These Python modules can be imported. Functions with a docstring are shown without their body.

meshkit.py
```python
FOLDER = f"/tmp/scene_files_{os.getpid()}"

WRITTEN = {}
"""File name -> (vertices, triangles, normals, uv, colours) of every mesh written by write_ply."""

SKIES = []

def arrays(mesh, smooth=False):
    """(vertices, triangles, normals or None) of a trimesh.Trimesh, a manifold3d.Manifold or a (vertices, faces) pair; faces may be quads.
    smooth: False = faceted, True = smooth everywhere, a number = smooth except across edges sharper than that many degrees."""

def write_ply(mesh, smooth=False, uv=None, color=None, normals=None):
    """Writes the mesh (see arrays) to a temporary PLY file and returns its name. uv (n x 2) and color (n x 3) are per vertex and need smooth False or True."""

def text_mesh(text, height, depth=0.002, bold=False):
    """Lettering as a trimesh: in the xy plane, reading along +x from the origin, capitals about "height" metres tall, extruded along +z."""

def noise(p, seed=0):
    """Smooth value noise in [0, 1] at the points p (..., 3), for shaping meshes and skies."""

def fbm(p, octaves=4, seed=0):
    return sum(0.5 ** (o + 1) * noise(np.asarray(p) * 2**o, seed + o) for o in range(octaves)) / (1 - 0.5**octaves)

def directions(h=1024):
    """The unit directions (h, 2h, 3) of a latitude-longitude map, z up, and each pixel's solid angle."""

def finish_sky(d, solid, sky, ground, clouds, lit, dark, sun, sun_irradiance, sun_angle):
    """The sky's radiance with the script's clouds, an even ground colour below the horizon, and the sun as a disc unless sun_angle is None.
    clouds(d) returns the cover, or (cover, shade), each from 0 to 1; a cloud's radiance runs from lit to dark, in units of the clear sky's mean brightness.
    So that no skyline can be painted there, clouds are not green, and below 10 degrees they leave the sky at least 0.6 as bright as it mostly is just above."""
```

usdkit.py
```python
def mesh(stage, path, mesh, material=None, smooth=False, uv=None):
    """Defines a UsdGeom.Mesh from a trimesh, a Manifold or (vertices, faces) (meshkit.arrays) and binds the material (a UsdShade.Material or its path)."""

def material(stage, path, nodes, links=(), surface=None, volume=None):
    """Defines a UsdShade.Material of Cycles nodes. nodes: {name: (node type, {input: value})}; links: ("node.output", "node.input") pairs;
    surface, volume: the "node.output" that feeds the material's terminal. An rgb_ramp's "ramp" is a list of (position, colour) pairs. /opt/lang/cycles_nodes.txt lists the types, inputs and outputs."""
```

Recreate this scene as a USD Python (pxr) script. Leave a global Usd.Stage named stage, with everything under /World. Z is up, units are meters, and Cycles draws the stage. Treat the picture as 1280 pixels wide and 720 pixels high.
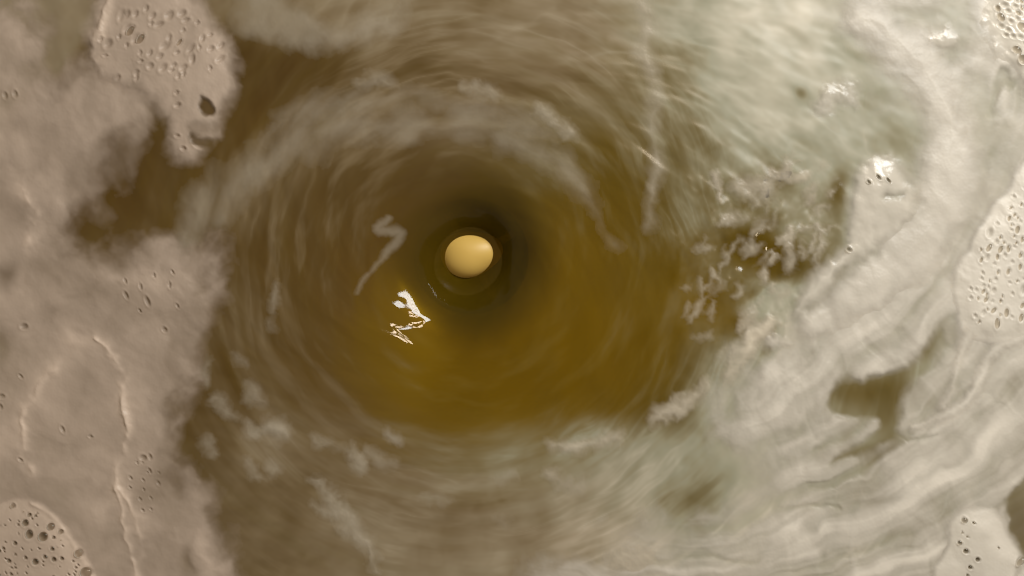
import math
import numpy as np, trimesh, usdkit, meshkit
from pxr import Usd, UsdGeom, UsdLux, UsdShade, Sdf, Gf, Vt

stage = Usd.Stage.CreateInMemory()
UsdGeom.SetStageUpAxis(stage, "Z"); UsdGeom.SetStageMetersPerUnit(stage, 1.0)
UsdGeom.Xform.Define(stage, "/World")

# ------------------------------------------------------------------ camera, lamps, exposure
S = 0.00035                      # metres of water surface per pixel of the photograph
CAM_H = 0.43
cam = UsdGeom.Camera.Define(stage, "/World/camera")
cam.CreateHorizontalApertureAttr(36.0); cam.CreateFocalLengthAttr(36.0 * CAM_H / (1280 * S))
cam.CreateFStopAttr(3.4); cam.CreateFocusDistanceAttr(CAM_H + 0.012)
cam.CreateClippingRangeAttr((0.01, 50.0))
UsdGeom.Xformable(cam).AddTranslateOp().Set(Gf.Vec3d(0, 0, CAM_H))     # looks straight down
cam.CreateExposureAttr(-0.06)

def aim(prim, pos, to):
    m = Gf.Matrix4d().SetLookAt(Gf.Vec3d(*pos), Gf.Vec3d(*to), Gf.Vec3d(0, 0, 1) if abs(pos[2]-to[2]) < 5 else Gf.Vec3d(0, 1, 0)).GetInverse()
    UsdGeom.Xformable(prim).AddTransformOp().Set(m)

dome = UsdLux.DomeLight.Define(stage, "/World/room_light")
dome.CreateIntensityAttr(0.07); dome.CreateColorAttr(Gf.Vec3f(1.0, 0.86, 0.69))
win = UsdLux.RectLight.Define(stage, "/World/side_lamp")
win.CreateWidthAttr(0.27); win.CreateHeightAttr(0.25); win.CreateIntensityAttr(33.0); win.CreateColorAttr(Gf.Vec3f(0.96, 0.975, 0.96))
aim(win, (0.48, 0.45, 0.68), (0.06, 0.0, 0.0))
# a fitting with several bulbs high up behind the right shoulder: seen mirrored on the slope of the whirlpool
LAMP = np.array([0.62, 0.86, 1.75])
for i, (dx, dy) in enumerate([(-.15, -.07), (.03, -.16), (.18, .02), (.07, .18), (-.12, .13)]):
    b = UsdLux.DiskLight.Define(stage, f"/World/ceiling_bulb_{i+1:03d}")
    b.CreateRadiusAttr(0.066); b.CreateIntensityAttr(40.0); b.CreateColorAttr(Gf.Vec3f(1.0, 0.81, 0.585))
    aim(b, tuple(LAMP + [dx, dy, 0]), (0, 0, 0))

# ------------------------------------------------------------------ helpers
counts = {}
def numbered(name, parent="/World"):
    k = parent + "/" + name; counts[k] = counts.get(k, 0) + 1
    return k if counts[k] == 1 else f"{k}_{counts[k]-1:03d}"
def tag(p, label=None, cat=None, group=None, kind=None):
    for k, v in (("label", label), ("category", cat), ("group", group), ("kind", kind)):
        if v: p.SetCustomDataByKey(k, v)
    return p
def xform(name, label, cat, group=None):
    return tag(UsdGeom.Xform.Define(stage, numbered(name)).GetPrim(), label, cat, group)
def put(name, v, f, mat, parent="/World", smooth=True, **prim):
    parent = parent if isinstance(parent, str) else str(parent.GetPath())
    m = usdkit.mesh(stage, numbered(name, parent), (v, f), mat, smooth=smooth)
    for k, a in prim.items():
        UsdGeom.PrimvarsAPI(m).CreatePrimvar(k, Sdf.ValueTypeNames.FloatArray, "vertex").Set(Vt.FloatArray.FromNumpy(np.asarray(a, np.float32)))
    return m.GetPrim()

def chaikin(p, n=2, closed=True):
    p = np.asarray(p, float)
    for _ in range(n):
        q = np.roll(p, -1, 0) if closed else p[1:]
        a = p if closed else p[:-1]
        r = np.stack([.75*a + .25*q, .25*a + .75*q], 1).reshape(-1, p.shape[1])
        p = r if closed else np.vstack([p[:1], r, p[-1:]])
    return p
def fb(u, v, scale, seed, octaves=4):
    return meshkit.fbm(np.stack([u/scale, v/scale, np.full_like(u, seed*7.31)], -1), octaves, seed) - 0.5
def poly_in(u, v, poly):
    """Signed distance in pixels, positive inside."""
    P = chaikin(poly); d = np.full(u.shape, 1e9); ins = np.zeros(u.shape, bool)
    for a, b in zip(P, np.roll(P, -1, 0)):
        e = b - a; L = max((e**2).sum(), 1e-9)
        t = np.clip(((u-a[0])*e[0] + (v-a[1])*e[1]) / L, 0, 1)
        d = np.minimum(d, (u-a[0]-t*e[0])**2 + (v-a[1]-t*e[1])**2)
        if e[1]:
            c = ((a[1] > v) != (b[1] > v)) & (u < e[0]*(v-a[1])/e[1] + a[0]); ins ^= c
    return np.where(ins, 1, -1) * np.sqrt(d)
def stroke_in(u, v, pts):
    """pts (u, v, half width): signed distance to a tapered stroke, positive inside."""
    P = chaikin(pts, 2, False); d = np.full(u.shape, -1e9)
    for a, b in zip(P[:-1], P[1:]):
        e = b[:2] - a[:2]; L = max((e**2).sum(), 1e-9)
        t = np.clip(((u-a[0])*e[0] + (v-a[1])*e[1]) / L, 0, 1)
        d = np.maximum(d, a[2] + t*(b[2]-a[2]) - np.hypot(u-a[0]-t*e[0], v-a[1]-t*e[1]))
    return d
def sm(x, a, b):
    t = np.clip((x-a)/(b-a), 0, 1); return t*t*(3-2*t)
CU, CV = 580.0, 323.0            # the eye of the whirlpool on the water, in photograph pixels
def swirl(u, v, turn, R=230.0):
    """Where the water at (u, v) came from before the whirlpool wound it up."""
    du, dv = u-CU, v-CV; r2 = du*du + dv*dv
    a = turn / (1 + r2/R**2); c, s = np.cos(a), np.sin(a)
    return CU + c*du - s*dv, CV + s*du + c*dv
def warp(u, v, amp, scale, seed):
    return u + amp*2*fb(u, v, scale, seed, 3), v + amp*2*fb(u, v, scale, seed+50, 3)
def polar_streaks(u, v, seed):
    """Noise drawn out into arcs about the eye of the whirlpool."""
    wu, wv = warp(u, v, 16, 80, seed)
    r = np.hypot(wu-CU, wv-CV); a = np.arctan2(wv-CV, wu-CU) + .35*np.log(r + 20)
    return meshkit.fbm(np.stack([np.cos(a)*2.6 + 9, np.sin(a)*2.6 + 9, r/19.], -1), 4, seed) - .5
def spiral_streaks(u, v, seed, k=1.6, width=34., length=190.):
    """Noise drawn out along arms that wind outwards on the right of the whirlpool."""
    wu, wv = warp(u, v, 26, 90, seed); wu, wv = warp(wu, wv, 8, 26, seed+1)
    r = np.hypot(wu-CU, wv-CV); a = np.arctan2(wv-CV, wu-CU)
    return meshkit.fbm(np.stack([r/length, np.minimum(r, 900)*np.exp(a/k)/width, np.zeros_like(r) + seed], -1), 4, seed) - .5
def xy(u, v): return (u-640)*S, (360-v)*S

# ------------------------------------------------------------------ shape of the water
def water_z(u, v):
    du, dv = (u-CU)*S, (v-CV)*S; r = np.hypot(du, dv); th = np.arctan2(dv, du)
    r = r*(1 + (.07*np.cos(2*(th - .7) + 18*r) + .05*np.cos(th + 2.2))*np.exp(-(r/.04)**2))
    z = -1.58e-5 / (r*r + 0.0205**2) + 1.58e-5/0.07
    near = np.exp(-(r/0.055)**2)
    # spiral ridges running round the eye
    z = z + 0.00022*np.sin(3*th + 2*math.pi*np.log(r/0.01 + .4)*2.6)*sm(r, .012, .03)*np.exp(-(r/.075)**2)
    su, sv = swirl(u, v, 3.0, 190)
    z = z + 0.0012*fb(su, sv, 46, 3, 3)*sm(r, .006, .026)
    z = z + 0.00043*fb(su, sv, 21, 4, 2)*sm(r, .016, .04)
    turb = np.exp(-(((u-945)/105)**2 + ((v-340)/130)**2))
    z = z + 0.0030*turb*fb(u*.9+v*.5, v*.55-u*.3, 20, 6, 3)
    return z

# ------------------------------------------------------------------ how milky the water is (soap suspended in it)
rows = {20: [(330,.26),(450,.30),(560,.28),(650,.33),(720,.35),(800,.42),(870,.45),(950,.62),(1040,.7),(1150,.7)],
 80: [(320,.04),(400,.06),(520,.12),(600,.18),(680,.2),(760,.24),(840,.26),(920,.48),(1000,.62),(1100,.58),(1230,.6)],
 140: [(230,.1),(320,.06),(400,.16),(520,.2),(600,.2),(700,.2),(770,.22),(850,.25),(920,.45),(990,.58),(1060,.58),(1130,.55),(1230,.6)],
 200: [(170,.05),(240,.06),(310,.2),(420,.12),(520,.10),(620,.13),(700,.22),(750,.08),(820,.2),(880,.3),(940,.5),(1010,.5),(1100,.55),(1230,.55)],
 260: [(120,.05),(200,.08),(260,.25),(350,.13),(440,.08),(520,.04),(600,.0),(680,.10),(760,.07),(830,.13),(900,.3),(960,.32),(1020,.3),(1130,.6)],
 320: [(120,.1),(220,.15),(290,.06),(360,.10),(440,.05),(520,0),(670,.02),(760,.06),(830,.1),(900,.24),(960,.2),(1010,.3),(1110,.6)],
 380: [(260,.12),(330,.10),(400,.08),(460,.03),(600,.02),(760,.04),(830,.08),(890,.24),(940,.3),(1000,.55),(1100,.65)],
 440: [(260,.12),(330,.12),(400,.08),(480,.03),(600,.0),(720,.0),(800,.03),(860,.08),(920,.4),(1000,.6),(1100,.55)],
 500: [(240,.13),(320,.18),(400,.15),(480,.06),(560,.01),(660,.0),(760,.0),(820,.08),(880,.4),(960,.55),(1080,.4)],
 560: [(250,.18),(340,.26),(420,.22),(500,.20),(580,.18),(660,.28),(740,.38),(820,.48),(900,.55),(1000,.6),(1100,.5)],
 620: [(300,.22),(380,.22),(460,.26),(540,.28),(640,.36),(740,.46),(820,.45),(880,.4),(960,.6),(1250,.45)],
 690: [(330,.25),(420,.3),(520,.36),(620,.42),(720,.52),(820,.6),(940,.6),(1270,.35)]}
KP = np.array([(u, v, m) for v, r in rows.items() for u, m in r], float)
def milk(u, v):
    wu, wv = warp(u, v, 16, 70, 11)
    num = np.full(u.shape, 1e-6*.4); den = np.full(u.shape, 1e-6)
    for a, b, m in KP:
        w = np.exp(-(((wu-a)/44)**2 + ((wv-b)/36)**2)); num += w*m; den += w
    m0 = num/den
    r = np.hypot(u-CU, v-CV)
    su, sv = swirl(u, v, 1.6, 190)
    su, sv = warp(su, sv, 26, 60, 12)
    pm = np.exp(-((r-260)/170)**2)*(1 - .8*sm(u, 780, 960)*sm(-v, -420, -300))
    n = fb(su, sv, 70, 13, 5)*(.9 - .45*pm) + polar_streaks(u, v, 15)*1.0*pm
    t = np.exp(-(((u-945)/100)**2 + ((v-340)/125)**2))      # churned water on the right
    tu, tv = u*.75 + v*.66, -u*.66*.45 + v*.75*.45
    tu, tv = warp(tu, tv, 10, 26, 16)
    n = n*(1-.5*t) + t*fb(tu*.8, tv*1.6, 19, 17, 4)*2.0
    fu, fv = swirl(u, v, 2.6, 240); fu, fv = warp(fu, fv, 34, 70, 20)
    fil = np.clip(1 - 7*np.abs(fb(fu, fv, 90, 21, 4)), 0, 1)**2*sm(fb(fu, fv, 120, 22, 2), -.12, .14)
    pol = np.clip(1 - 6*np.abs(polar_streaks(u, v, 23)), 0, 1)**2
    low = sm(v, 330, 460); pr = np.clip(1 - 6*np.abs(polar_streaks(u, v, 27)), 0, 1)**2*sm(fb(u, v, 70, 28, 3), -.1, .15)
    n = n + .36*(fil*(1-low) + pr*low)*sm(r, 200, 330)*np.clip(m0*3.2, 0, 1) + .5*pol*np.exp(-((r-215)/115)**2)*sm(fb(u, v, 80, 24, 2), -.1, .15)
    n = n + .5*fb(*warp(u, v, 14, 40, 25), 26, 26, 3)*sm(r, 180, 300)*np.clip(m0*3, 0, 1)
    amp = .07 + .07*sm(r, 70, 130) + .33*sm(r, 140, 300)
    gap = np.ones(u.shape)
    for a, b, ru, rv, an, k in ((1082,494,60,30,-.1,.6),(1112,530,18,44,.1,.4),(1080,562,50,14,-.15,.45),(1152,440,50,18,-.75,.5),(868,622,44,22,-.2,.35),(1275,650,34,60,0,.7),(1258,110,20,34,.2,.35),(1000,120,10,14,0,.5),(975,228,20,14,0,.5),(1046,244,12,26,0,.6),(940,310,46,26,.2,.9),(985,325,34,18,0,.7),(890,370,26,40,.5,.6),(920,400,24,18,.5,.5)):
        c, s_ = math.cos(an), math.sin(an); du, dv = wu-a, wv-b
        gap = gap*(1 - k*np.exp(-((c*du+s_*dv)/ru)**2 - ((-s_*du+c*dv)/rv)**2))
    veil = np.clip(polar_streaks(u, v, 31)*2.2 + .05, 0, 1)*np.exp(-((r-190)/85)**2)*sm(r, 75, 130)
    return np.clip(gap*(m0 + .22*veil + n*gap*amp*(.25 + m0*1.5 + .25*t)), 0, 1)

def silt(u, v):
    """Browner, denser tone given to the water round the clear amber middle."""
    wu, wv = warp(u, v, 30, 110, 18)
    d = poly_in(wu, wv, [(690,170),(790,190),(910,270),(985,320),(950,430),(830,540),(700,590),(590,560),(515,500),(490,430),(520,360),(560,280),(620,235)])
    return np.clip(sm(-d, -50, 95)*(1 - sm(u, 700, 890)) + .5*polar_streaks(u, v, 19), 0, 1)

# ------------------------------------------------------------------ materials
def mat(name, nodes, links, surface): return usdkit.material(stage, f"/World/Looks/{name}", nodes, links, surface=surface)
UsdGeom.Scope.Define(stage, "/World/Looks")
M_water = mat("murky_water", {
    "a": ("attribute", {"attribute": "milk"}),
    "col": ("rgb_ramp", {"ramp": [(0, (.205, .128, .003)), (.1, (.215, .143, .02)), (.5, (.325, .312, .222)), (1, (.68, .62, .50))]}),
    "s": ("attribute", {"attribute": "silt"}),
    "col2": ("rgb_ramp", {"ramp": [(0, (.115, .060, .011)), (.1, (.130, .079, .023)), (.5, (.305, .245, .158)), (1, (.64, .55, .43))]}),
    "colm": ("mix_color", {}), "sm": ("math", {"math_type": "multiply_add", "value2": .35}), "ops": ("math", {"math_type": "minimum", "value2": 1.0}),
    "d": ("diffuse_bsdf", {}),
    "t": ("transparent_bsdf", {"color": (.69, .522, .010)}),
    "op": ("map_range", {"from_min": 0, "from_max": .45, "to_min": .24, "to_max": 1.0, "clamp": True}),
    "body": ("mix_closure", {}),
    "g": ("glossy_bsdf", {"color": (1, 1, 1)}), "ro": ("map_range", {"from_min": .05, "from_max": .45, "to_min": .03, "to_max": .38, "clamp": True}),
    "f": ("fresnel", {"IOR": 1.33}),
    "out": ("mix_closure", {})},
    [("a.fac", "col.fac"), ("a.fac", "col2.fac"), ("s.fac", "colm.fac"), ("col.color", "colm.a"), ("col2.color", "colm.b"), ("colm.result", "d.color"), ("a.fac", "op.value"), ("s.fac", "sm.value1"), ("op.result", "sm.value3"), ("sm.value", "ops.value1"), ("ops.value", "body.fac"), ("a.fac", "ro.value"), ("ro.result", "g.roughness"), ("t.BSDF", "body.closure1"), ("d.BSDF", "body.closure2"),
     ("f.fac", "out.fac"), ("body.closure", "out.closure1"), ("g.BSDF", "out.closure2")], "out.closure")
def foam_mat(name, col, rough=.42, bump=.25):
    return mat(name, {
        "a": ("attribute", {"attribute": "film"}), "geo": ("geometry", {}),
        "vo": ("voronoi_texture", {"feature": "smooth_f1", "scale": 820., "smoothness": .6}),
        "no": ("noise_texture", {"scale": 45., "detail": 4.}),
        "cr": ("rgb_ramp", {"ramp": [(.3, tuple(c*.9 for c in col)), (.7, col)]}),
        "b": ("bump", {"strength": bump, "distance": .0006}),
        "p": ("principled_bsdf", {"roughness": rough, "specular_ior_level": .35}),
        "t": ("transparent_bsdf", {"color": (1, 1, 1)}), "out": ("mix_closure", {})},
        [("geo.position", "vo.vector"), ("geo.position", "no.vector"), ("no.fac", "cr.fac"), ("cr.color", "p.base_color"), ("vo.distance", "b.height"), ("b.normal", "p.normal"),
         ("a.fac", "out.fac"), ("t.BSDF", "out.closure1"), ("p.BSDF", "out.closure2")], "out.closure")
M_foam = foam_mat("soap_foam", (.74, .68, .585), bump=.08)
M_tan_dim = foam_mat("tan_dimmed_foam", (.62, .495, .395), bump=.08)  # tan foam; weaker light at left is partly put into this darker colour
M_wet = foam_mat("wet_foam", (.74, .68, .58), .22, .05)
M_film = foam_mat("soap_film", (.68, .60, .47), .3, .1)
M_bubble = mat("bubble_film", {"t": ("transparent_bsdf", {"color": (.86, .83, .78)}), "g": ("glossy_bsdf", {"roughness": .03, "color": (1, 1, 1)}),
    "f": ("fresnel", {"IOR": 1.33}), "out": ("mix_closure", {})}, [("f.fac", "out.fac"), ("t.BSDF", "out.closure1"), ("g.BSDF", "out.closure2")], "out.closure")
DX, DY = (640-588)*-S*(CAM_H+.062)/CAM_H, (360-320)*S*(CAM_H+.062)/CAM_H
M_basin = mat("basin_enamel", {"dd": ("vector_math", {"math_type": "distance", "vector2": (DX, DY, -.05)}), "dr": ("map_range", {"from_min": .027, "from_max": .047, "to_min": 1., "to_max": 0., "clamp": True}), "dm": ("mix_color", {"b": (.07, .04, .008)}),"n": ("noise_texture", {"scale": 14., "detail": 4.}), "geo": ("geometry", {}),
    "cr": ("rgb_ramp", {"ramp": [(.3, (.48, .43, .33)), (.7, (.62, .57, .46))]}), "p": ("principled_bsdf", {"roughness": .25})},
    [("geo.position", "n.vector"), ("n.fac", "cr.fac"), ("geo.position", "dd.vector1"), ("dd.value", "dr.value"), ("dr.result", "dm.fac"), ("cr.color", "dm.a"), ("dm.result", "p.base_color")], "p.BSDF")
M_metal = mat("drain_metal", {"p": ("principled_bsdf", {"base_color": (.055, .034, .008), "metallic": .3, "roughness": .6})}, [], "p.BSDF")
M_knob = mat("plug_knob_plastic", {"p": ("principled_bsdf", {"base_color": (.70, .46, .11), "roughness": .45})}, [], "p.BSDF")

# ------------------------------------------------------------------ the basin and its drain
FLOOR = -0.046
k = (CAM_H - FLOOR)/CAM_H
def below(u, v, z): x, y = xy(u, v); q = (CAM_H - z)/CAM_H; return np.array([x*q, y*q, z])
D0 = below(588, 320, FLOOR - .004)      # the drain stands under the whirlpool
def ring_surface(profile, c, n=96):
    """A surface of revolution about the vertical through c: profile (r, z) rows."""
    t = np.linspace(0, 2*math.pi, n, endpoint=False)
    v = np.concatenate([np.stack([c[0]+r*np.cos(t), c[1]+r*np.sin(t), np.full(n, z)], 1) for r, z in profile])
    f = []
    for i in range(len(profile)-1):
        a = i*n + np.arange(n); b = i*n + (np.arange(n)+1) % n
        f.append(np.stack([a, b, b+n, a+n], 1))
    return v, np.vstack(f)[:, ::-1]
# floor with a round hole, walls
n = 96; t = np.linspace(0, 2*math.pi, n, endpoint=False)
HX, HY, RIM = 0.40, 0.29, 0.05
def box_pt(t, hx, hy, r=.09):   # rounded rectangle by angle
    c, s = np.cos(t), np.sin(t); e = 8.0
    q = (np.abs(c/hx)**e + np.abs(s/hy)**e)**(-1/e); return q*c, q*s
prof = []
for rr, dz in ((0.0285, -.020), (0.0315, -.0165), (.035, -.011), (.040, -.0055), (.047, -.0018), (.056, -.0003), (.068, 0)): prof.append(np.stack([D0[0]+rr*np.cos(t), D0[1]+rr*np.sin(t), np.full(n, FLOOR + .4*dz)], 1))
for q, z in ((.5, FLOOR), (.93, FLOOR+.0005), (.985, FLOOR+.006), (1.0, FLOOR+.02), (1.01, RIM-.004), (1.02, RIM), (1.10, RIM+.001)):
    bx_, by_ = box_pt(t, HX*q, HY*q); w = 1-q if q < .9 else 0
    prof.append(np.stack([bx_ + D0[0]*min(1, 2*w), by_ + D0[1]*min(1, 2*w), np.full(n, z)], 1))
v = np.concatenate(prof); f = []
for i in range(len(prof)-1):
    a = i*n + np.arange(n); b = i*n + (np.arange(n)+1) % n; f.append(np.stack([a, b, b+n, a+n], 1))
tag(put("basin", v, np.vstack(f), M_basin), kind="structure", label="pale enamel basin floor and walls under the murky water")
dr = xform("drain", "round dark drain with a pale yellow rounded plug knob at the bottom of the whirlpool", "drain")
UsdGeom.Xformable(dr).AddTranslateOp().Set(Gf.Vec3d(*D0))
o = np.zeros(3)
v, f = ring_surface([(.0296, -.0055), (.0290, -.0042), (.0282, -.0042), (.0270, -.008), (.0262, -.014), (.0255, -.03), (.022, -.10), (.012, -.25), (.0005, -.252)], o)
put("drain_ring", v, f, M_metal, dr)
for i in range(4):               # spokes of the strainer
    m = trimesh.creation.box((.024, .0035, .003)); m.apply_translation((.0125, 0, -.012)); m.apply_transform(trimesh.transformations.rotation_matrix(i*math.pi/2 + .5, [0, 0, 1]))
    put("spoke", m.vertices, m.faces, M_metal, dr, smooth=False)
m = trimesh.creation.cylinder(radius=.0028, height=.022, sections=20); m.apply_translation((0, 0, -.002))
put("stem", m.vertices, m.faces, M_metal, dr, smooth=40)
KT = below(588, 317, -.0335) - D0
m = trimesh.creation.icosphere(4, 1.0); p = m.vertices.copy()
ang = math.atan2(p[0][1], p[0][0]); 
a = np.arctan2(p[:, 1], p[:, 0]); sq = 1 + .05*np.cos(2*(a-.5)) + .055*np.cos(3*(a-.3))
p[:, 0] *= .0142*sq; p[:, 1] *= .0112*sq; p[:, 2] *= .0088
put("knob", p + KT, m.faces, M_knob, dr)

# ------------------------------------------------------------------ the water
ST = 1.6
us = np.concatenate([np.arange(-500, -110, 10.), np.arange(-110, 1392, ST), np.arange(1392, 1790, 10.)])
vs = np.concatenate([np.arange(-460, -90, 10.), np.arange(-90, 812, ST), np.arange(812, 1190, 10.)])
U, V = np.meshgrid(us, vs)
def grid_faces(nr, nc, keep=None):
    i = np.arange(nr*nc).reshape(nr, nc)
    q = np.stack([i[:-1, :-1], i[1:, :-1], i[1:, 1:], i[:-1, 1:]], -1).reshape(-1, 4)
    return q if keep is None else q[keep.ravel()[q].any(1)]
X, Y = xy(U, V); Z = water_z(U, V)
inside = (np.abs(X/(HX*1.004))**8 + np.abs(Y/(HY*1.004))**8) < 1
f = grid_faces(len(vs), len(us), inside)
used, inv = np.unique(f, return_inverse=True)
P = np.stack([X, Y, Z], -1).reshape(-1, 3)[used]
tag(put("water", P, inv.reshape(f.shape), M_water, milk=milk(U, V).ravel()[used], silt=silt(U, V).ravel()[used]), kind="structure", label="murky amber water spinning down into a whirlpool")

# ------------------------------------------------------------------ foam and soap lying on the water
rng = np.random.default_rng(5)
def dome_mesh(u, v, r, ry=None, ang=0., h=.55, zb=0., seg=14):
    """A bubble: a cap of film over an ellipse of half axes r, ry pixels."""
    ry = ry or r; V_, F_ = [], []
    t = np.linspace(0, 2*math.pi, seg, endpoint=False); c, s = math.cos(ang), math.sin(ang)
    for k in range(5):
        q = math.cos(k/5*math.pi/2); hh = math.sin(k/5*math.pi/2)*h*r*S
        lu, lv = r*q*np.cos(t), ry*q*np.sin(t); x, y = xy(u + c*lu - s*lv, v + s*lu + c*lv)
        V_.append(np.stack([x, y, np.full(seg, zb+hh)], 1))
    x, y = xy(u, v); V_.append(np.array([[x, y, zb+h*r*S]]))
    for k in range(4):
        a = k*seg + np.arange(seg); b = k*seg + (np.arange(seg)+1) % seg
        F_ += [np.stack([a, b+seg, b], 1), np.stack([a, a+seg, b+seg], 1)]
    a = 4*seg + np.arange(seg); b = 4*seg + (np.arange(seg)+1) % seg; F_.append(np.stack([a, np.full(seg, 5*seg), b], 1))
    return np.vstack(V_), np.vstack(F_)[:, ::-1]
def pit_field(u, v, pits):
    """Depth in [0, 1] of the dimples (u, v, half length, half width, angle) in the foam, and the raised lip round each."""
    d = np.zeros(u.shape); lip = np.zeros(u.shape)
    u0, v0 = u[0, 0], v[0, 0]; st = u[0, 1]-u[0, 0]
    for a, b, rx, ry, an in pits:
        w = int(2.2*max(rx, ry)/st) + 2; j, i = int((a-u0)/st), int((b-v0)/st)
        sl = (slice(max(i-w, 0), max(i+w, 0)), slice(max(j-w, 0), max(j+w, 0)))
        if d[sl].size == 0: continue
        c, s = math.cos(an), math.sin(an); du, dv = u[sl]-a, v[sl]-b
        q = np.hypot((c*du + s*dv)/rx, (-s*du + c*dv)/ry)
        d[sl] = np.maximum(d[sl], 1-sm(q, .25, 1.15)); lip[sl] = np.maximum(lip[sl], np.exp(-((q-1.25)/.3)**2))
    return d, lip
def foam(name, label, cat, shape, feather, thick, alpha=.95, lift=.0004, warp_=(7, 28), grain=.25, gscale=40, pits=(), pit_open=.8, bubbles=(), small=(), holes=(), ridges=(), wound=0., mat_=None, group=None, step=1.6, seed=1, streaks=False, tones=(), marble=0, erode=1.0, relief=1.0):
    pts = np.array([p[:2] for p in shape], float); pad = feather + 14 + (max(p[2] for p in shape) if len(shape[0]) == 3 else 0)
    lo, hi = np.maximum(pts.min(0)-pad, -112), np.minimum(pts.max(0)+pad, [1392, 812])
    u, v = np.meshgrid(np.arange(lo[0], hi[0]+step, step), np.arange(lo[1], hi[1]+step, step))
    wu, wv = warp(u, v, warp_[0], warp_[1], seed); wu, wv = warp(wu, wv, warp_[0]*.3, warp_[1]*.3, seed+1)
    d = stroke_in(wu, wv, shape) if len(shape[0]) == 3 else poly_in(wu, wv, shape)
    d = d + feather*1.1*erode*(fb(wu, wv, 34, seed+8, 5))
    edge = sm(d, -feather*.5, feather*.5)
    su, sv = swirl(u, v, wound) if wound else (u, v)
    su, sv = warp(su, sv, 14, 50, seed+2)
    if marble:
        su, sv = warp(su, sv, marble, 90, seed+6); su, sv = warp(su, sv, marble*.5, 34, seed+7)
    g = polar_streaks(u, v, seed+3) if streaks is True else .6*fb(su, sv, gscale, seed+3, 5) + streaks*spiral_streaks(u, v, seed+3) if streaks else fb(su, sv, gscale, seed+3, 5)
    al = np.clip(alpha*(1 + grain*3.2*g), 0, 1)
    for h in holes:              # (shape, feather, how much is left out)
        hd = stroke_in(wu, wv, h[0]) if len(h[0][0]) == 3 else poly_in(wu, wv, h[0])
        al = al*(1 - h[2]*sm(hd, -h[1]*.5, h[1]*.5))
    for a, b, ru, rv, an, k in tones:   # thinner (k > 0) or thicker soft blots
        c, s_ = math.cos(an), math.sin(an); du, dv = wu-a, wv-b
        al = np.clip(al*(1 - k*np.exp(-((c*du+s_*dv)/ru)**2 - ((-s_*du+c*dv)/rv)**2)), 0, 1)
    z = thick*sm(d, -feather*.5, feather + 18)*(.6 + .4*al/alpha) + relief*(.0007*fb(su, sv, 38, seed+4, 3) + .00018*fb(u, v, 9, seed+5, 2))
    for r in ridges:             # raised creases
        q = np.exp(np.minimum(stroke_in(wu, wv, r[0]) - r[0][0][2], 0)/r[1]); q = q*np.clip(.75 + 2.6*fb(u, v, 22, seed+9, 3), .1, 1.4); z = z + r[2]*q; al = np.clip(al + .5*q, 0, 1)
    allpits = list(pits) + [(b[0], b[1], b[2]*.92, (b[3] if len(b) > 3 else b[2])*.92, b[4] if len(b) > 4 else 0) for b in list(bubbles) + list(small)]
    if allpits:
        pd, lip = pit_field(u, v, allpits); z = z - .0008*pd + .0002*lip; al = al*(1 - pit_open*pd)
    film = edge*al
    # dissolves away at the grid's own border
    x, y = xy(u, v); zz = water_z(u, v) + lift + np.maximum(z, -.0003)*sm(film, .0, .5)
    keep = film > .03
    f = grid_faces(*u.shape, keep)
    if not len(f): return None
    used, inv = np.unique(f, return_inverse=True)
    args = dict(film=film.ravel()[used]); P = np.stack([x, y, zz], -1).reshape(-1, 3)[used]; f = inv.reshape(f.shape)
    if not (len(bubbles) or len(small)):
        return tag(put(name, P, f, mat_ or M_foam, **args), label, cat, group)
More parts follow.
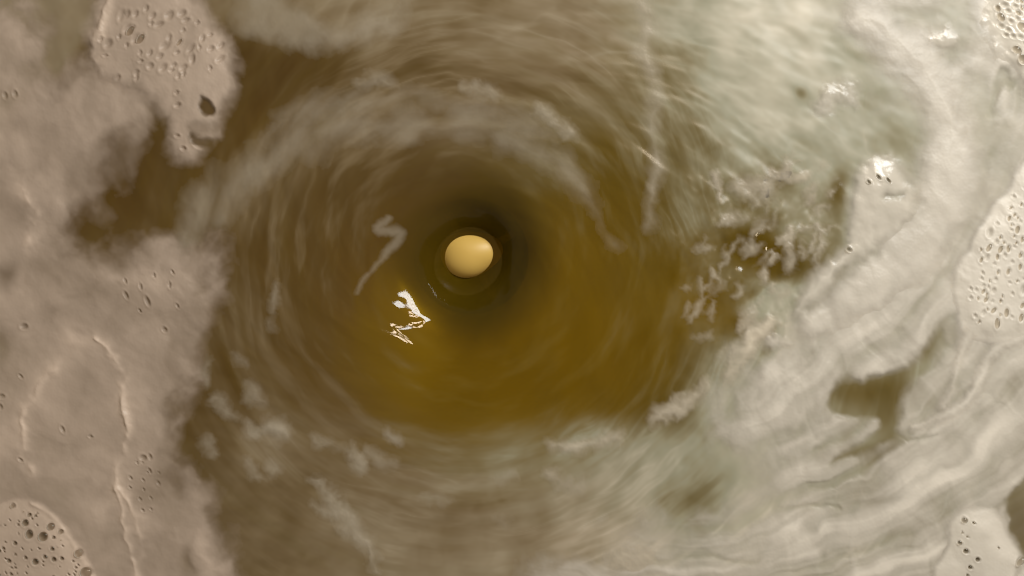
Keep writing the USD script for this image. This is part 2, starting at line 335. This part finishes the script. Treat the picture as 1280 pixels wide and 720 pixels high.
    th = xform(name, label, cat, group); put("foam_sheet", P, f, mat_ or M_foam, th, **args)
    def top(b):
        i, j = int(round((b[1]-v[0, 0])/step)), int(round((b[0]-u[0, 0])/step)); i = min(max(i, 0), u.shape[0]-1); j = min(max(j, 0), u.shape[1]-1)
        return water_z(np.array([[b[0]]], float), np.array([[b[1]]], float))[0, 0] + lift + thick*.75
    for b in bubbles:
        V_, F_ = dome_mesh(*b, zb=top(b)); put("bubble", V_, F_, M_bubble, th)
    if len(small):
        V_, F_, k = [], [], 0
        for b in small:
            a, c = dome_mesh(*b, zb=top(b), seg=8); V_.append(a); F_.append(c+k); k += len(a)
        tag(put("small_bubbles", np.vstack(V_), np.vstack(F_), M_bubble, th), kind="stuff")
    return th
def scatter(nm, poly, rlo, rhi, ang=0., stretch=1., seed=0, jitter=.3):
    r = np.random.default_rng(seed); P = np.array(poly, float); out = []
    lo, hi = P.min(0), P.max(0)
    while len(out) < nm:
        p = lo + r.random((200, 2))*(hi-lo); ok = p[poly_in(p[:, 0], p[:, 1], poly) > rhi]
        for q in ok:
            rr = rlo + (rhi-rlo)*r.random()**3
            if all(math.hypot(q[0]-o[0], q[1]-o[1]) > (rr+o[2])*.95 for o in out):
                out.append((q[0], q[1], rr*stretch, rr, ang + jitter*r.normal()))
            if len(out) >= nm: break
    return out

# the broad sheets first, the smaller patches on them after
left_poly = [(-160,20),(18,24),(45,5),(50,35),(44,75),(62,104),(100,88),(132,92),(178,112),(186,140),(160,172),(140,212),(106,255),(84,300),(92,322),(150,318),(182,304),(216,298),(246,312),(272,292),(266,340),(270,362),(250,422),(236,462),(218,520),(214,562),(222,592),(246,615),(264,650),(286,690),(298,730),(298,860),(-160,860)]
foam("foam_raft", "broad pinkish tan foam raft creased by bright lines along the left edge", "foam", left_poly, 54, .0011, .68, grain=.42, marble=30, gscale=70, seed=21, warp_=(12, 42), mat_=M_tan_dim,
     tones=[(30,258,20,22,0,.35),(6,345,16,18,0,.6),(40,160,34,18,.6,.22),(100,235,24,16,.8,.2),(120,368,30,14,.2,.3),(4,428,14,16,0,.55),(56,338,26,12,.3,.25),(60,660,46,16,.6,.2),(110,480,26,40,.1,.14),(215,440,16,40,.1,.2),(190,600,22,40,.2,.28),(235,700,9,26,0,.6),(215,660,14,30,0,.2),(70,608,30,12,.3,.25),(12,120,14,10,0,.35),(60,140,30,20,0,.12),(250,350,16,30,0,.2),
            (35,222,26,10,0,-.25),(70,250,26,14,.8,-.18),(90,424,36,10,.2,-.2),(195,350,26,22,0,-.15),(200,560,14,40,.2,-.1),(250,640,10,40,-.25,-.2),(30,55,20,12,0,-.15),(110,330,12,12,0,.3)],
     pits=[(32,408,5,4,0),(28,470,4,2,.9),(3,495,5,3,0),(2,508,4,3,1.2),(80,536,5,2.5,1.2),(28,574,4,2,.6),(180,572,5,4,.4),(188,588,4,2,1.2),(115,545,3,2,0),(206,412,4,3,1),(8,120,5,3,1.4),(20,118,5,3,1.4)] + scatter(9, [(150,330),(240,330),(235,420),(150,410)], 1.5, 3.2, 1.25, 2.4, 3) + scatter(14, [(155,560),(200,560),(205,640),(165,640)], 1.2, 2.6, 1.1, 1.8, 4),
     pit_open=.4, holes=[([(-160,612),(-30,634),(0,640),(34,636),(60,650),(90,688),(116,730),(136,860),(-160,860)], 14, .97)],
     ridges=[([(118,420,2),(138,432,2.5),(150,460,2.5),(159,500,2.5),(160,545,2),(150,575,2),(147,610,2),(158,650,2),(168,690,2.5),(173,740,2)], 4.5, .0012),
             ([(150,600,1.5),(164,630,2),(176,648,2),(180,690,1.5)], 4.5, .0009), ([(72,462,2),(40,485,3),(28,530,3),(30,565,2),(44,585,2)], 6., .0009), ([(30,235,2),(48,270,3),(35,300,2)], 7., .001)])
right_poly = [(640,760),(720,708),(790,676),(850,656),(915,640),(968,602),(930,566),(896,532),(928,488),(966,450),(1002,412),(1044,382),(1092,346),(1114,318),(1152,296),(1172,258),(1166,204),(1152,152),(1122,112),(1082,62),(1052,10),(1040,-140),(1440,-140),(1440,860),(620,860)]
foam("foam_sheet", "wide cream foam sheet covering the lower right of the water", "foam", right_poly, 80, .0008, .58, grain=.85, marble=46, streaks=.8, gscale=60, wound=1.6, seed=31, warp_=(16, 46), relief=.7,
     tones=[(1000,660,60,16,-.1,-.35),(800,655,60,14,-.3,-.2),(1150,600,60,20,-.5,-.35),(1180,530,70,18,-.4,-.3),(1060,700,90,14,-.2,-.3),(990,470,30,20,-.5,-.2),(1130,400,46,30,-.4,-.2),(1010,585,20,12,0,-.35),(1090,625,50,8,-.15,.3),(1220,575,60,10,-.3,.15),(960,690,60,10,-.1,.25),(1000,540,50,10,-.2,.3),(1090,440,50,10,-.3,.25),(960,560,40,8,-.5,.4),(1130,70,30,40,0,.3),(1130,150,30,46,.3,.5),(1080,130,24,50,0,.2)],
     holes=[([(1034,492),(1042,474),(1075,472),(1112,468),(1150,442),(1184,408),(1178,430),(1152,460),(1122,482),(1126,520),(1120,552),(1104,566),(1064,568),(1030,584),(1044,564),(1086,548),(1098,522),(1060,516),(1038,512)], 16, 1.0),
            ([(826,604),(838,602),(852,618),(868,614),(882,600),(918,598),(914,612),(880,632),(850,642),(832,636)], 14, .8),
            ([(905,655,2),(925,638,4),(960,636,4),(1050,640,3)], 10, .6), ([(810,697,4),(860,699,5),(940,694,3)], 12, .55),
            ([(1196,90),(1235,80),(1250,130),(1262,180),(1230,240),(1205,290),(1195,250),(1215,190),(1210,140)], 30, .55),
            ([(1248,78),(1262,80),(1276,110),(1268,118),(1258,105),(1246,120),(1240,146),(1234,140),(1244,112)], 9, .6),
            ([(1243,628),(1262,612),(1290,590),(1330,600),(1330,700),(1300,730),(1268,690)], 14, .85),
            ([(1095,10),(1140,5),(1210,0),(1220,60),(1190,80),(1150,45),(1110,25)], 26, .55), ([(1190,655),(1215,640),(1228,660),(1232,700),(1225,730),(1180,730),(1185,690)], 10, .9), ([(1110,545,1.5),(1148,548,2.5),(1175,540,1)], 6, .5)])
foam("soap_ribbon", "smooth cream soap ribbon curving down between the grey gaps at right", "soap ribbon", [(1070,20,10),(1110,40,16),(1152,72,24),(1180,125,20),(1192,190,27),(1178,260,34),(1140,316,42),(1080,362,30),(1010,402,12)], 44, .0013, .86, grain=.16, seed=41, lift=.0009, relief=.5, warp_=(12, 50))
foam("foam_tuft", "blotchy cream foam tuft beside the green water, with a small dark hole and glints", "foam", [(1066,214),(1100,192),(1126,204),(1142,236),(1138,270),(1114,296),(1080,316),(1052,346),(1022,374),(986,398),(998,362),(1042,322),(1062,288),(1060,250)], 24, .0018, .85, warp_=(9, 26), mat_=M_wet, relief=.7, seed=51, lift=.0012,
     holes=[([(1104,246,6),(1126,244,4)], 14, .6)], bubbles=[(1096,222,5,2,.9), (1108,226,5,2,.9), (1084,228,4,2,.9), (1060,312,4,3,.6)], grain=.12)
# upper left: pitted foam with slanted bubbles
ul = [(118,-140),(128,0),(112,50),(116,92),(172,112),(208,140),(214,180),(238,210),(262,174),(280,142),(296,98),(297,60),(272,28),(244,-5),(230,-140)]
foam("foam_patch", "tan foam patch pitted with slanted bubbles and two dark holes at upper left", "foam", ul, 28, .0014, .80, mat_=M_tan_dim, seed=61, lift=.0010, grain=.16, warp_=(8, 22),
     pits=[(162,38,8,5,-.9),(137,56,7,5,-.9),(172,50,8,4,-.9),(209,58,9,5,-.8),(214,22,7,4,-.8),(229,18,6,4,-.8),(206,86,7,4,-.9),(190,84,5,4,-.8),(231,86,6,4,-.8),(240,62,8,3,-.9),(265,62,5,3,-.8),(160,20,7,4,-.9),(193,22,6,3,-.9),(148,98,5,3,-.9),(172,92,5,3,-.9),(248,180,9,5,.7),(230,186,4,3,0),(222,170,4,2.5,0),(223,132,5,3,-.5)] + scatter(34, [(128,0),(118,60),(130,95),(200,110),(225,130),(285,90),(285,50),(240,0)], 1.8, 4.4, -.9, 2.1, 7),
     pit_open=.16, holes=[([(256,122,4),(258,136,8)], 7, .95), ([(243,168,4),(252,178,7),(262,184,3)], 8, .8), ([(245,158,10),(262,160,8)], 12, .4)], bubbles=[(165,40,8,4.5,-.95), (178,50,8,4.5,-.95), (226,54,6,2.5,-.95)],
     ridges=[([(136,-10,3),(128,30,4),(112,70,5),(128,96,6)], 5., .0012)])
# lower left corner: many round bubbles
ll = [(-160,596),(-30,618),(0,624),(36,620),(70,636),(100,676),(130,722),(150,860),(-160,860)]
big = [(35,652,5),(40,666,6.8,5.6,1.5),(57,669,7),(66,657,5.4),(79,663,3.5),(101,690,5.8),(110,714,8.2),(48,700,4.8),(19,631,3.2),(71,697,3.6),(23,677,3),(15,699,3),(3,686,3),(60,694,3),(40,642,2.8),(69,684,3),(36,695,2.6),(81,696,2.8)]
big = [b if len(b) > 3 else (*b, b[2], 0) for b in big]
far = lambda s, m: [x for x in s if all(math.hypot(x[0]-b[0], x[1]-b[1]) > x[2]+b[2]+m for b in big)]
foam("bubbly_foam", "pale foam dotted with many dark round bubbles in the lower left corner", "foam", ll, 12, .0016, .9, mat_=M_tan_dim, seed=71, lift=.0013, grain=.06, warp_=(3, 24), bubbles=big,
     small=far(scatter(190, [(-40,630),(20,626),(62,640),(98,684),(124,730),(130,800),(-60,800)], 1.0, 2.6, 0, 1.05, 8), .5), pit_open=.85, ridges=[([(40,628,3),(72,646,4),(100,688,4),(124,735,4)], 4., .0007)])
# right edge: foam with fine bubbles and glints
re_ = [(1440,110),(1292,184),(1256,238),(1216,296),(1194,340),(1190,392),(1204,424),(1238,432),(1290,424),(1440,400)]
rp = scatter(85, [(1300,200),(1262,240),(1222,300),(1204,345),(1202,400),(1240,415),(1300,405)], 1.5, 4.2, -1.2, 1.9, 9, .2)
foam("bubbly_foam", "cream foam full of fine slanted bubbles on the right edge", "foam", re_, 12, .0022, .95, seed=81, lift=.0012, grain=.06, warp_=(5, 30), bubbles=[p for p in rp if p[2] > 4.2][:20], small=[p for p in rp if p[2] <= 4.2][::2], pits=rp, pit_open=.14)
foam("soap_crease", "bright white soap crease running down from the right edge bubbles", "soap streak", [(1290,352,4),(1250,372,5),(1222,400,6),(1206,420,5),(1196,450,4),(1188,485,3),(1176,508,2)], 14, .0010, .8, seed=86, lift=.0018, warp_=(5, 14))
foam("soap_crease", "bright forked soap crease below the right edge bubbles", "soap streak", [(1290,420,5),(1250,428,6),(1232,450,5),(1222,482,4),(1200,508,4),(1170,522,4),(1140,534,3)], 14, .0010, .8, seed=88, lift=.0015, warp_=(5, 14))
tr = [(1206,-140),(1222,0),(1234,46),(1248,78),(1276,96),(1300,140),(1440,170),(1440,-140)]
tp = scatter(46, [(1228,-20),(1240,40),(1262,75),(1300,110),(1330,0)], 2.5, 6, .7, 1.6, 10)
foam("glistening_foam", "bright glistening foam in the upper right corner", "foam", tr, 20, .0024, .95, mat_=M_wet, seed=91, lift=.0012, grain=.06, bubbles=[p for p in tp if p[2] > 4.5][:18], pits=tp, pit_open=.12, relief=2.4)
lr = [(1188,646),(1222,630),(1246,640),(1262,668),(1276,698),(1266,722),(1250,860),(1140,860),(1162,720),(1178,682)]
foam("bubbly_foam", "cream foam tip with a short row of dark bubbles at lower right", "foam", lr, 12, .0018, .92, seed=101, lift=.0012, grain=.06, warp_=(4, 24), bubbles=[(1203,649,4,4,0),(1197,677,3,3,0),(1204,687,4,3.6,0),(1218,697,3.6,3.4,0),(1209,707,3.2,3,0),(1214,652,2,2,0),(1272,700,7,4,-.9)], small=[(1206,669,1.6,1.6,0),(1200,664,1.5,1.5,0),(1245,683,2,1.4,.4),(1206,717,2,2,0)])
# thin soap arms wound round the whirlpool
arm = dict(mat_=M_film, relief=.25)
foam("spiral_streak", "long pale spiral soap arm sweeping over the top of the whirlpool", "soap streak", [(222,318,6),(238,280,17),(290,226,24),(345,188,22),(400,160,17),(470,150,12),(540,152,11),(600,158,13),(655,178,11),(704,208,6),(744,256,1),(768,306,-6)], 46, .0003, .24, seed=111, grain=.5, streaks=True, warp_=(12, 50), **arm)
foam("spiral_streak", "faint outer soap arm above the long spiral arm", "soap streak", [(338,172,10),(370,140,12),(440,124,9),(520,120,7),(600,132,8),(660,146,10),(700,170,6)], 34, .0003, .16, seed=113, grain=.6, streaks=True, warp_=(12, 40), **arm)
foam("spiral_streak", "pale brown soap band along the top above the dark water", "soap streak", [(300,-40,30),(335,20,26),(390,40,20),(440,44,14),(490,20,10)], 40, .0004, .32, seed=115, grain=.4, gscale=34, warp_=(14, 36), **arm)
foam("pale_wisp", "hooked white wisp left of the plug knob", "soap wisp", [(483,272,2),(466,287,3.5),(484,289,4),(499,287,4),(494,301,4),(476,320,2.6),(460,340,2.4),(449,353,3.6),(444,366,2.2)], 10, .0003, .23, seed=117, grain=.2, warp_=(3, 12), step=1.2, **arm)  # thin hooked pale streak drawn on the water surface
foam("pale_wisp", "thin upright soap wisp right of the whirlpool", "soap wisp", [(803,0,4),(808,40,4),(806,72,8),(820,100,7),(818,130,4),(820,180,3.5),(816,230,3.5),(815,285,2)], 26, .0004, .34, seed=119, grain=.5, gscale=18, warp_=(10, 26), **arm)
for lab, pts, al in (("pinkish soap clot along the lower rim of the clear amber water", [(690,560,5),(730,557,8),(770,546,6)], .6), ("small peach soap clot above the spiral arm", [(452,104,3),(472,98,7),(486,104,3)], .28), ("pale soap clot above the spiral arm, right of the eye", [(578,106,4),(596,112,7),(616,118,5)], .36), ("slanted pale soap clot at the upper right of the spiral arm", [(676,134,3),(694,148,5),(710,168,4)], .36),
    ("cream soap clot at the lower right rim of the amber water", [(816,524,6),(845,508,9),(872,492,8),(886,480,5)], .62), ("tall pinkish soap clot below the mottled flecks", [(910,470,8),(930,440,14),(950,412,14),(964,402,8)], .7), ("bright cream soap clot with a glint beside the mottled flecks", [(966,428,10),(984,424,12)], .75),
    ("pale soap clot in the brown water at lower left", [(324,536,8),(346,538,12)], .4), ("narrow soap clot beneath the left side of the whirlpool", [(440,562,6),(448,580,8)], .38), ("thin soap clot under the glint on the whirlpool", [(486,540,4),(498,552,6)], .25), ("wavy soap streak at lower left of the bottom edge", [(392,596,4),(412,622,8),(432,648,9),(456,680,6),(470,712,5)], .42), ("bright soap clot at the bottom, left of the dark dashes", [(772,700,10),(800,698,14)], .55),
    ("short soap streak under the pinkish clot", [(692,594,3),(706,600,4)], .35), ("cream soap clot with a glint near the top right corner", [(1158,50,10),(1182,48,14)], .7), ("cream soap clot with a slanted glint above the mottled flecks", [(1030,130,12),(1056,116,18)], .6), ("pale soap clot on the upper edge of the mottled flecks", [(925,232,8),(945,238,14),(965,232,8)], .5)):
    foam("soap_clot", lab, "soap clot", pts, 20, .0009, al, seed=int(pts[0][0]), grain=.4, gscale=14, warp_=(10, 17), mat_=M_wet if "glint" in lab else M_film, lift=.0007, relief=2.0 if "glint" in lab else .7)
# mottled flecks churned up right of the whirlpool
r = np.random.default_rng(17); nfl = 0
while nfl < 64:
    u0, v0 = 850 + 195*r.random(), 205 + 270*r.random()
    if poly_in(np.array([u0]), np.array([v0]), [(890,190),(1040,190),(1052,260),(1010,330),(960,390),(900,470),(850,450),(840,400),(870,300)])[0] < 0: continue
    a = -.95 + .5*r.normal() + .003*(u0-940); L = 4 + 14*r.random(); w = 2.5 + 7*r.random()**2
    c, s = math.cos(a), math.sin(a); b = 5*r.normal()
    foam("soap_fleck", "small cream soap fleck in the churned green and amber water right of the whirlpool", "soap fleck", [(u0-c*L, v0-s*L, w*.5), (u0-s*b, v0+c*b, w), (u0+c*L, v0+s*L, w*.4)], 11, .0009, .18 + .34*r.random(), seed=200+nfl, grain=.4, gscale=10, warp_=(8, 13), mat_=M_film, lift=.0005, group="soap flecks right of the whirlpool", relief=.5)
    nfl += 1

# soap clots drifting in the brown water
r = np.random.default_rng(23)
for i in range(26):
    th = math.radians(58 + 120*r.random()); q = 235 + 150*r.random()
    u0, v0 = 590 + q*math.cos(th)*1.05, 330 + q*math.sin(th)
    if v0 > 715 or u0 < 250: continue
    L = 6 + 12*r.random(); w = 4 + 6*r.random(); a = th + math.pi/2 + .25*r.normal(); c, s_ = math.cos(a), math.sin(a)
    foam("soap_fleck", "faint pale soap fleck drifting in the brown water below the whirlpool", "soap fleck", [(u0-c*L, v0-s_*L, w*.5), (u0+3*s_, v0-3*c, w), (u0+c*L, v0+s_*L, w*.4)], 18, .0006, .16 + .22*r.random(), seed=300+i, grain=.4, gscale=13, warp_=(9, 16), mat_=M_film, lift=.0004, group="soap flecks below the whirlpool", relief=.4)
